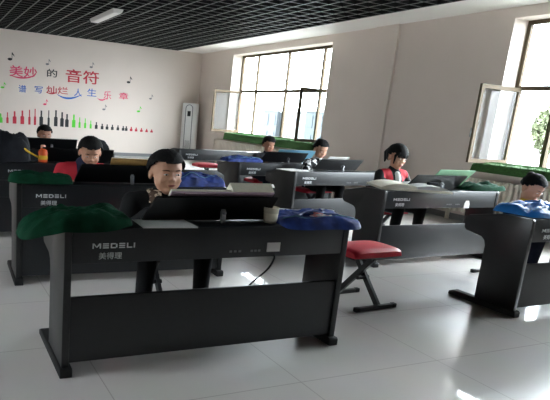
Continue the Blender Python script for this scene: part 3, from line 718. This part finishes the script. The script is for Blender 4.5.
def shoulder_mat():
    m = bpy.data.materials.new('black_jacket_red_shoulders'); m.use_nodes = True; t = m.node_tree; b = t.nodes['Principled BSDF']
    tcn = t.nodes.new('ShaderNodeTexCoord'); q = t.nodes.new('ShaderNodeSeparateXYZ'); t.links.new(tcn.outputs['Object'], q.inputs[0])
    def mth(op, a, v):
        n = t.nodes.new('ShaderNodeMath'); n.operation = op; t.links.new(a, n.inputs[0])
        if isinstance(v, float): n.inputs[1].default_value = v
        elif v is not None: t.links.new(v, n.inputs[1])
        return n.outputs[0]
    ax = mth('ABSOLUTE', q.outputs['X'], None); slope = mth('MULTIPLY_ADD', ax, .35)
    up_ = mth('GREATER_THAN', mth('ADD', q.outputs['Z'], mth('MULTIPLY', ax, -.4)), .775); side = mth('GREATER_THAN', ax, .075); inn = mth('LESS_THAN', ax, .2)
    f = mth('MULTIPLY', mth('MULTIPLY', up_, side), inn)
    mx = t.nodes.new('ShaderNodeMix'); mx.data_type = 'RGBA'; t.links.new(f, mx.inputs[0]); mx.inputs[6].default_value = lin((24, 24, 28)); mx.inputs[7].default_value = lin((196, 30, 46))
    t.links.new(mx.outputs[2], b.inputs['Base Color']); b.inputs['Roughness'].default_value = .8; return m
MT['girljkt'] = shoulder_mat()
MT['boyjkt'] = split_mat('red_and_navy_jacket', [(0, (196, 40, 56)), (.43, (28, 34, 66)), (.57, (196, 40, 56))], 'X')
MT['kidtop'] = split_mat('yellow_and_navy_top', [(0, (28, 34, 54)), (.40, (214, 176, 60)), (.60, (28, 34, 54))], 'X')
PE = [
 dict(loc=(-6.70, -13.14, 0), headx=.015, sx_=1.32, rz=.0, top=1.148, label='boy in black jacket with patterned collar seated at the nearest piano, looking right', jacket=MT['black'], trousers=MT['black'], yaw=.02, pitch=.07, hair='short', collar=MT['plaid'], shoes='black', hh=.285, shk=1.17, arms=1),
 dict(loc=(-6.84, -11.54, 0), headx=.05, rz=.0, top=1.13, label='boy in red and navy jacket looking down, seated at the second piano on the left', jacket=MT['boyjkt'], trousers=MT['navy'], yaw=-.1, pitch=.45, hair='short', skin='skin', hh=.27, lean=.03, shk=1.08),
 dict(loc=(-6.58, -8.38, 0), rz=.0, top=1.10, label='student of whom only the head shows at the farthest left piano', jacket=MT['darkgrey'], trousers=MT['navy'], yaw=.1, pitch=.2, hair='short', skin='skin_d', hh=.26),
 dict(loc=(-3.15, -9.02, 0), rz=.05, top=1.155, label='boy in dark clothes seated in front of the far window', jacket=MT['darkgrey'], trousers=MT['navy'], yaw=.0, pitch=.3, hair='short', skin='skin_d', hh=.26),
 dict(loc=(-2.90, -10.0, 0), rz=.1, top=1.18, label='girl in black and white patterned blouse looking down at her piano', jacket=MT['mono'], trousers=MT['black'], yaw=-.1, pitch=.4, hair='pulled', skin='skin', hh=.27),
 dict(loc=(-3.07, -11.63, 0), rz=.05, top=1.235, label='girl with fringe and ponytail in black jacket with red shoulders', jacket=MT['girljkt'], trousers=MT['black'], yaw=.02, pitch=.25, hair='fringe', skin='skin', hh=.285, shirt=MT['whitecloth']),
 dict(loc=(-2.73, -13.06, 0), rz=.0, top=1.07, label='child in yellow and navy top at the right picture edge, head bent down', jacket=MT['kidtop'], trousers=MT['navy'], yaw=.1, pitch=.5, hair='pulled', skin='skin', hh=.265, lean=.02)]
people = [person(**d) for d in PE]
for d, lb in zip(PE, ['red stool under the boy with the patterned collar', 'red stool under the boy in the red jacket', 'red stool under the student at the farthest left piano', 'red stool under the boy before the far window', 'red stool under the girl in patterned blouse', 'red stool under the girl with ponytail', 'red stool under the child at the right picture edge']):
    stool(d['loc'][0], d['loc'][1]+.02, d['rz'], lb)
stool(*SE[1])

# ------------------------------------------------------------------ cloth bags
def bag(name, loc, rz, lx, ly, h, m, seed, label, cat, group=None, drop=None, amp=.5, power=3.0):
    bm = NB(); nx, ny = 54, 36; top, bot = [], []
    for j in range(ny+1):
        a, b = [], []
        for i in range(nx+1):
            u, v = -1+2*i/nx, -1+2*j/ny
            # square to a wobbly rounded outline
            k = (max(abs(u), abs(v)))/max(1e-6, (abs(u)**power+abs(v)**power)**(1/power)); uu, vv = u*k, v*k
            r_ = max(abs(u), abs(v)); wob = 1+.07*noise.noise((uu*1.7+seed, vv*1.7, 3))*r_
            x, y = uu*lx*wob, vv*ly*wob
            f1 = noise.noise((x*7+seed, y*10, seed)); f2 = abs(noise.noise((x*5+y*3, y*26-x*4+seed, 5))); f3 = noise.noise((x*26, y*31, seed)); f2 = max(f2, .8*abs(noise.noise((x*9+y*14, y*22-x*5+seed, 8))))
            e = max(0, 1-r_**6)**.5
            z = h*e*(.62+amp*.75*f1+amp*.95*(.45-f2)+amp*.12*f3); z = max(z, .004*e)
            base = drop(x, y) if drop else 0
            a.append(bm.verts.new((x, y, base+z+.004))); b.append(bm.verts.new((x, y, base)) if 0 < i < nx and 0 < j < ny else None)
        top.append(a); bot.append(b)
    for j in range(ny+1):
        for i in range(nx+1):
            if bot[j][i] is None: bot[j][i] = top[j][i]; bot[j][i].co.z -= .002
    for j in range(ny):
        for i in range(nx):
            bm.faces.new((top[j][i], top[j][i+1], top[j+1][i+1], top[j+1][i]))
            q = (bot[j][i], bot[j+1][i], bot[j+1][i+1], bot[j][i+1])
            try: bm.faces.new(q)
            except ValueError: pass
    me = mesh_of(bm, name); o = link(name, me, m, None, loc, rz); tag(o, label, cat, group); return o, me
ZD = .8015
def droop(x0, y0, rz, k):
    """how far the cloth sinks past the piano's left and rear edges, in the cloth's own frame"""
    def f(x, y):
        X = x0+x; Y = y0+y; d = max(0, -X-.01)+max(0, -Y-.01)
        return -k*d
    return f
PGREEN = 'dark green cloth bags on the pianos'
bag('cloth_bag', on(0, .09, .15, ZD), 0, .30, .19, .10, MT['green'], 3.1, 'crumpled dark green cloth bag on the left end of the nearest piano', 'bag', PGREEN, droop(.09, .15, 0, .35))
bag('cloth_bag', on(1, .20, .12, ZD), 0, .25, .14, .085, MT['green'], 9.4, 'dark green cloth bag on the second piano on the left, beside the boy in red', 'bag', PGREEN)
bag('cloth_bag', on(5, 1.66, .16, ZD), 0, .36, .15, .085, MT['green'], 5.7, 'dark green cloth bag on the right end of the ponytail girl\'s piano', 'bag', PGREEN)
PBLUE = 'navy blue tote bags on the pianos'
def tote(loc, rz, lx, ly, h, seed, label, m='blue', grp=PBLUE, drop=None):
    o, me = bag('tote_bag', loc, rz, lx, ly, h, MT[m], seed, label, 'bag', grp, drop, .5, 7)
    bm = NB()                                                    # two carrying straps lying over the bag
    def hz(x, y): # height of the bag's top near x, y
        return min(((v.co.x-x)**2+(v.co.y-y)**2, v.co.z) for v in me.vertices if v.co.z > (.006 if not drop else drop(v.co.x, v.co.y)+.0045))[1]
    for s in (-1, 1):
        P = [(-.45*lx, s*.55*ly), (-.35*lx, s*.15*ly), (-.05*lx, -.1*ly*s), (.3*lx, .05*s*ly), (.42*lx, s*.55*ly)]
        pts = smooth_path([(x, y, hz(x, y)+.006) for x, y in P], 5); add_tube(bm, pts, .008, 6)
    obj('strap', bm, MT[m], o)
    bm = NB(); pts = [(-.9*lx+1.8*lx*i/24, .78*ly) for i in range(25)]; add_tube(bm, [(x, y, hz(x, y)+.003) for x, y in pts], .004, 5); z = obj('zip', bm, MT['bold_white'], o); z['label'] = 'white zip line'
    bm = NB(); pts = [(-.9*lx+1.8*lx*i/24, -.62*ly) for i in range(25)]; add_tube(bm, [(x, y, hz(x, y)+.003) for x, y in pts], .0035, 5); obj('piping', bm, MT['lblue'], o)
    return o, hz
o, hz = tote(on(0, 1.59, .135, ZD), -.12, .29, .19, .055, 4.2, 'navy blue tote bag with printed patch on the right end of the nearest piano', drop=droop(1.59, .125, 0, .35))
bm = NB()
for k in range(14):
    a = 2*PI*k/14
pat = [(.03+.075*math.cos(2*PI*k/20), -.06+.05*math.sin(2*PI*k/20)) for k in range(20)]
cv = bm.verts.new((.03, -.06, hz(.03, -.06)+.006)); rv = [bm.verts.new((x, y, hz(x, y)+.005)) for x, y in pat]
for k in range(20): bm.faces.new((cv, rv[k], rv[(k+1) % 20]))
q = obj('printed_patch', bm, pattern_mat('faded_print', (206, 120, 130), (214, 214, 222), 22, .7, .5), o); q['label'] = 'pale red and white print'
tote(on(1, 1.50, .20, ZD), .1, .29, .19, .115, 8.8, 'navy blue tote bag on the second piano, right of the boy with patterned collar')
tote(on(7, .14, .16, ZD), .0, .30, .15, .075, 2.2, 'navy blue tote bag on the left end of the piano before the far window')
tote(on(4, .62, .22, ZD), .0, .56, .21, .10, 6.1, 'bright blue nylon bag on the piano at the right picture edge', 'cyan', None)
o, me = bag('backpack', on(2, .13, .24, ZD), .0, .27, .25, .40, MT['blackbag'], 1.3, 'dark bulky bag on the left piano at the picture\'s left edge', 'bag', None, droop(.6, .24, 0, 2.2), .2)
bm = NB(); add_tube(bm, smooth_path([(.10, -.17, .2), (.2, -.2, .12), (.27, -.18, .08), (.33, -.16, .05)], 5), .011, 6); q = obj('strap', bm, MT['yellow'], o); q['label'] = 'yellow strap'
bag('cloth_bag', on(2, 1.14, .33, ZD), .0, .17, .14, .37, MT['blackbag'], 7.3, 'black cloth bundle behind the boy in the red jacket', 'bag', None, None, .15)
# ------------------------------------------------------------------ books, papers, cup, bottle
def book_on_stand(k, x0, x1, h, th, m_cover, label, m_page='cream', split=False, parent_group='music books on the stands', hr=0):
    """an open book resting on the ledge and leaning on the stand"""
    base = on(k, 0, 0, 0); r = empty('music_book', (base.x, base.y, 0), PX[k][2])
    A = Vector((.187, .814)); d = Vector((.055-.185, .958-.802)).normalized(); n = Vector((d.y, -d.x))
    A = A+n*.014
    xm = x0+(x1-x0)*(split or .5)
    def slab(name, a, b, o0, o1, hh, m, parent):
        bm = NB(); q = [A+n*o0, A+n*o0+d*hh, A+n*o1+d*hh, A+n*o1]; add_prism(bm, [(p.x, p.y) for p in q], a, b, 'X', .0008); return obj(name, bm, m, parent, smooth=False)
    slab('cover', x0, x1, 0, .004, h, m_cover, r)
    slab('pages', x0+.004, xm-.001, .0042, .0042+th, h-.006, MT[m_page], r)
    slab('pages', xm+.001, x1-.004, .0042, .0042+th*(3.0 if split else 1), h-.006+(.012 if split else 0), MT[m_page], r)
    return tag(r, label, 'book', parent_group)
book_on_stand(0, .59, 1.25, .212, .022, MT['pink'], 'open music book with pink cover and thick cream pages on the nearest piano\'s stand', split=.575)
book_on_stand(1, .74, 1.16, .25, .012, MT['gold'], 'gold covered music book on the stand before the boy in the red jacket')
book_on_stand(5, .80, 1.36, .26, .008, MT['lgreen'], 'open pale green booklet on the ponytail girl\'s music stand', 'lgreen')
book_on_stand(6, .62, 1.0, .22, .008, MT['paper'], 'white music sheets on the stand before the girl in patterned blouse', 'paper')
book_on_stand(7, .72, 1.42, .23, .01, MT['lblue'], 'pale blue open book on the stand before the far window boy', 'paper')
def sheet(k, x, y, a, w_, h_, n, label):
    r = empty('paper_stack', on(k, x, y, .8002), PX[k][2]+a)
    for i in range(n):
        bm = NB(); add_box(bm, -w_/2, w_/2, -h_/2, h_/2, i*.003, i*.003+.0025); o = obj('sheet', bm, MT['paper'], r, smooth=False); o.rotation_euler.z = .05*i
    return tag(r, label, 'paper', 'white papers on the pianos')
sheet(0, .575, .095, -.06, .31, .215, 2, 'white paper sheets lying left of the stand on the nearest piano')
sheet(6, .06, -.0+.12, .1, .34, .26, 2, 'white paper sheets on the left end of the patterned blouse girl\'s piano')
sheet(8, 1.0, .12, .0, .9, .15, 1, 'long white paper on the farthest right piano')
r = empty('open_book', on(5, .46, .12, .8005), -.42); w_, h_ = .36, .21
bm = NB(); add_box(bm, -w_-.01, w_+.01, -h_-.008, h_+.008, 0, .026, .004); obj('cover', bm, MT['cream'], r)
for s in (-1, 1):
    bm = NB(); pf = []
    for i in range(9): t = i/8; pf.append((s*(.004+(w_-.008)*t), .027+.04*math.sin(PI*min(1, t*.9+.12))**.6))
    pf += [(s*(w_-.004), .0262), (s*.004, .0262)]; add_prism(bm, pf, -h_, h_, 'Y'); obj('pages', bm, MT['paper'] if s > 0 else MT['cream'], r)
tag(r, 'open cream paged book lying flat before the ponytail girl', 'book')
bm = NB(); add_box(bm, -.06, .06, -.022, .022, 0, .03, .008); tag(obj('pencil_case', bm, MT['blackbag'], None, on(5, .64, -.02, .868), -.1), 'small black pencil case lying on the open cream book', 'pencil case')
r = empty('paper_cup', on(0, 1.265, .10, .8005)); bm = NB(); add_lathe(bm, [(0, .002), (.036, .0), (.038, .004), (.047, .09), (.049, .093), (.047, .095), (.045, .09), (.036, .008), (0, .007)], 26); obj('cup_wall', bm, MT['cup'], r)
bm = NB(); add_lathe(bm, [(.0375, .012), (.0405, .014), (.0445, .06), (.0435, .06)], 26); obj('sleeve_band', bm, MT['cream'], r)
tag(r, 'cream paper cup between the stand and the blue tote on the nearest piano', 'cup')
r = empty('drink_bottle', on(2, .51, .09, .8005)); bm = NB(); add_lathe(bm, [(0, 0), (.042, .0), (.048, .008), (.05, .05), (.046, .075), (.05, .1), (.043, .125), (.024, .14), (.022, .15), (0, .15)], 22); obj('bottle_body', bm, MT['orange'], r)
bm = NB(); add_lathe(bm, [(0, .149), (.026, .149), (.027, .172), (.02, .18), (0, .182)], 18); q = obj('cap', bm, mat('cap_peach', (230, 170, 150), .5), r); q['label'] = 'peach coloured cap'
bm = NB(); add_lathe(bm, [(.0505, .03), (.0512, .05), (.0478, .072), (.047, .072), (.049, .05), (.0495, .03)], 22); q = obj('bottle_label', bm, MT['yellow'], r); q['label'] = 'yellow wrap'
tag(r, 'orange plastic drink bottle standing on the third piano on the left', 'bottle')
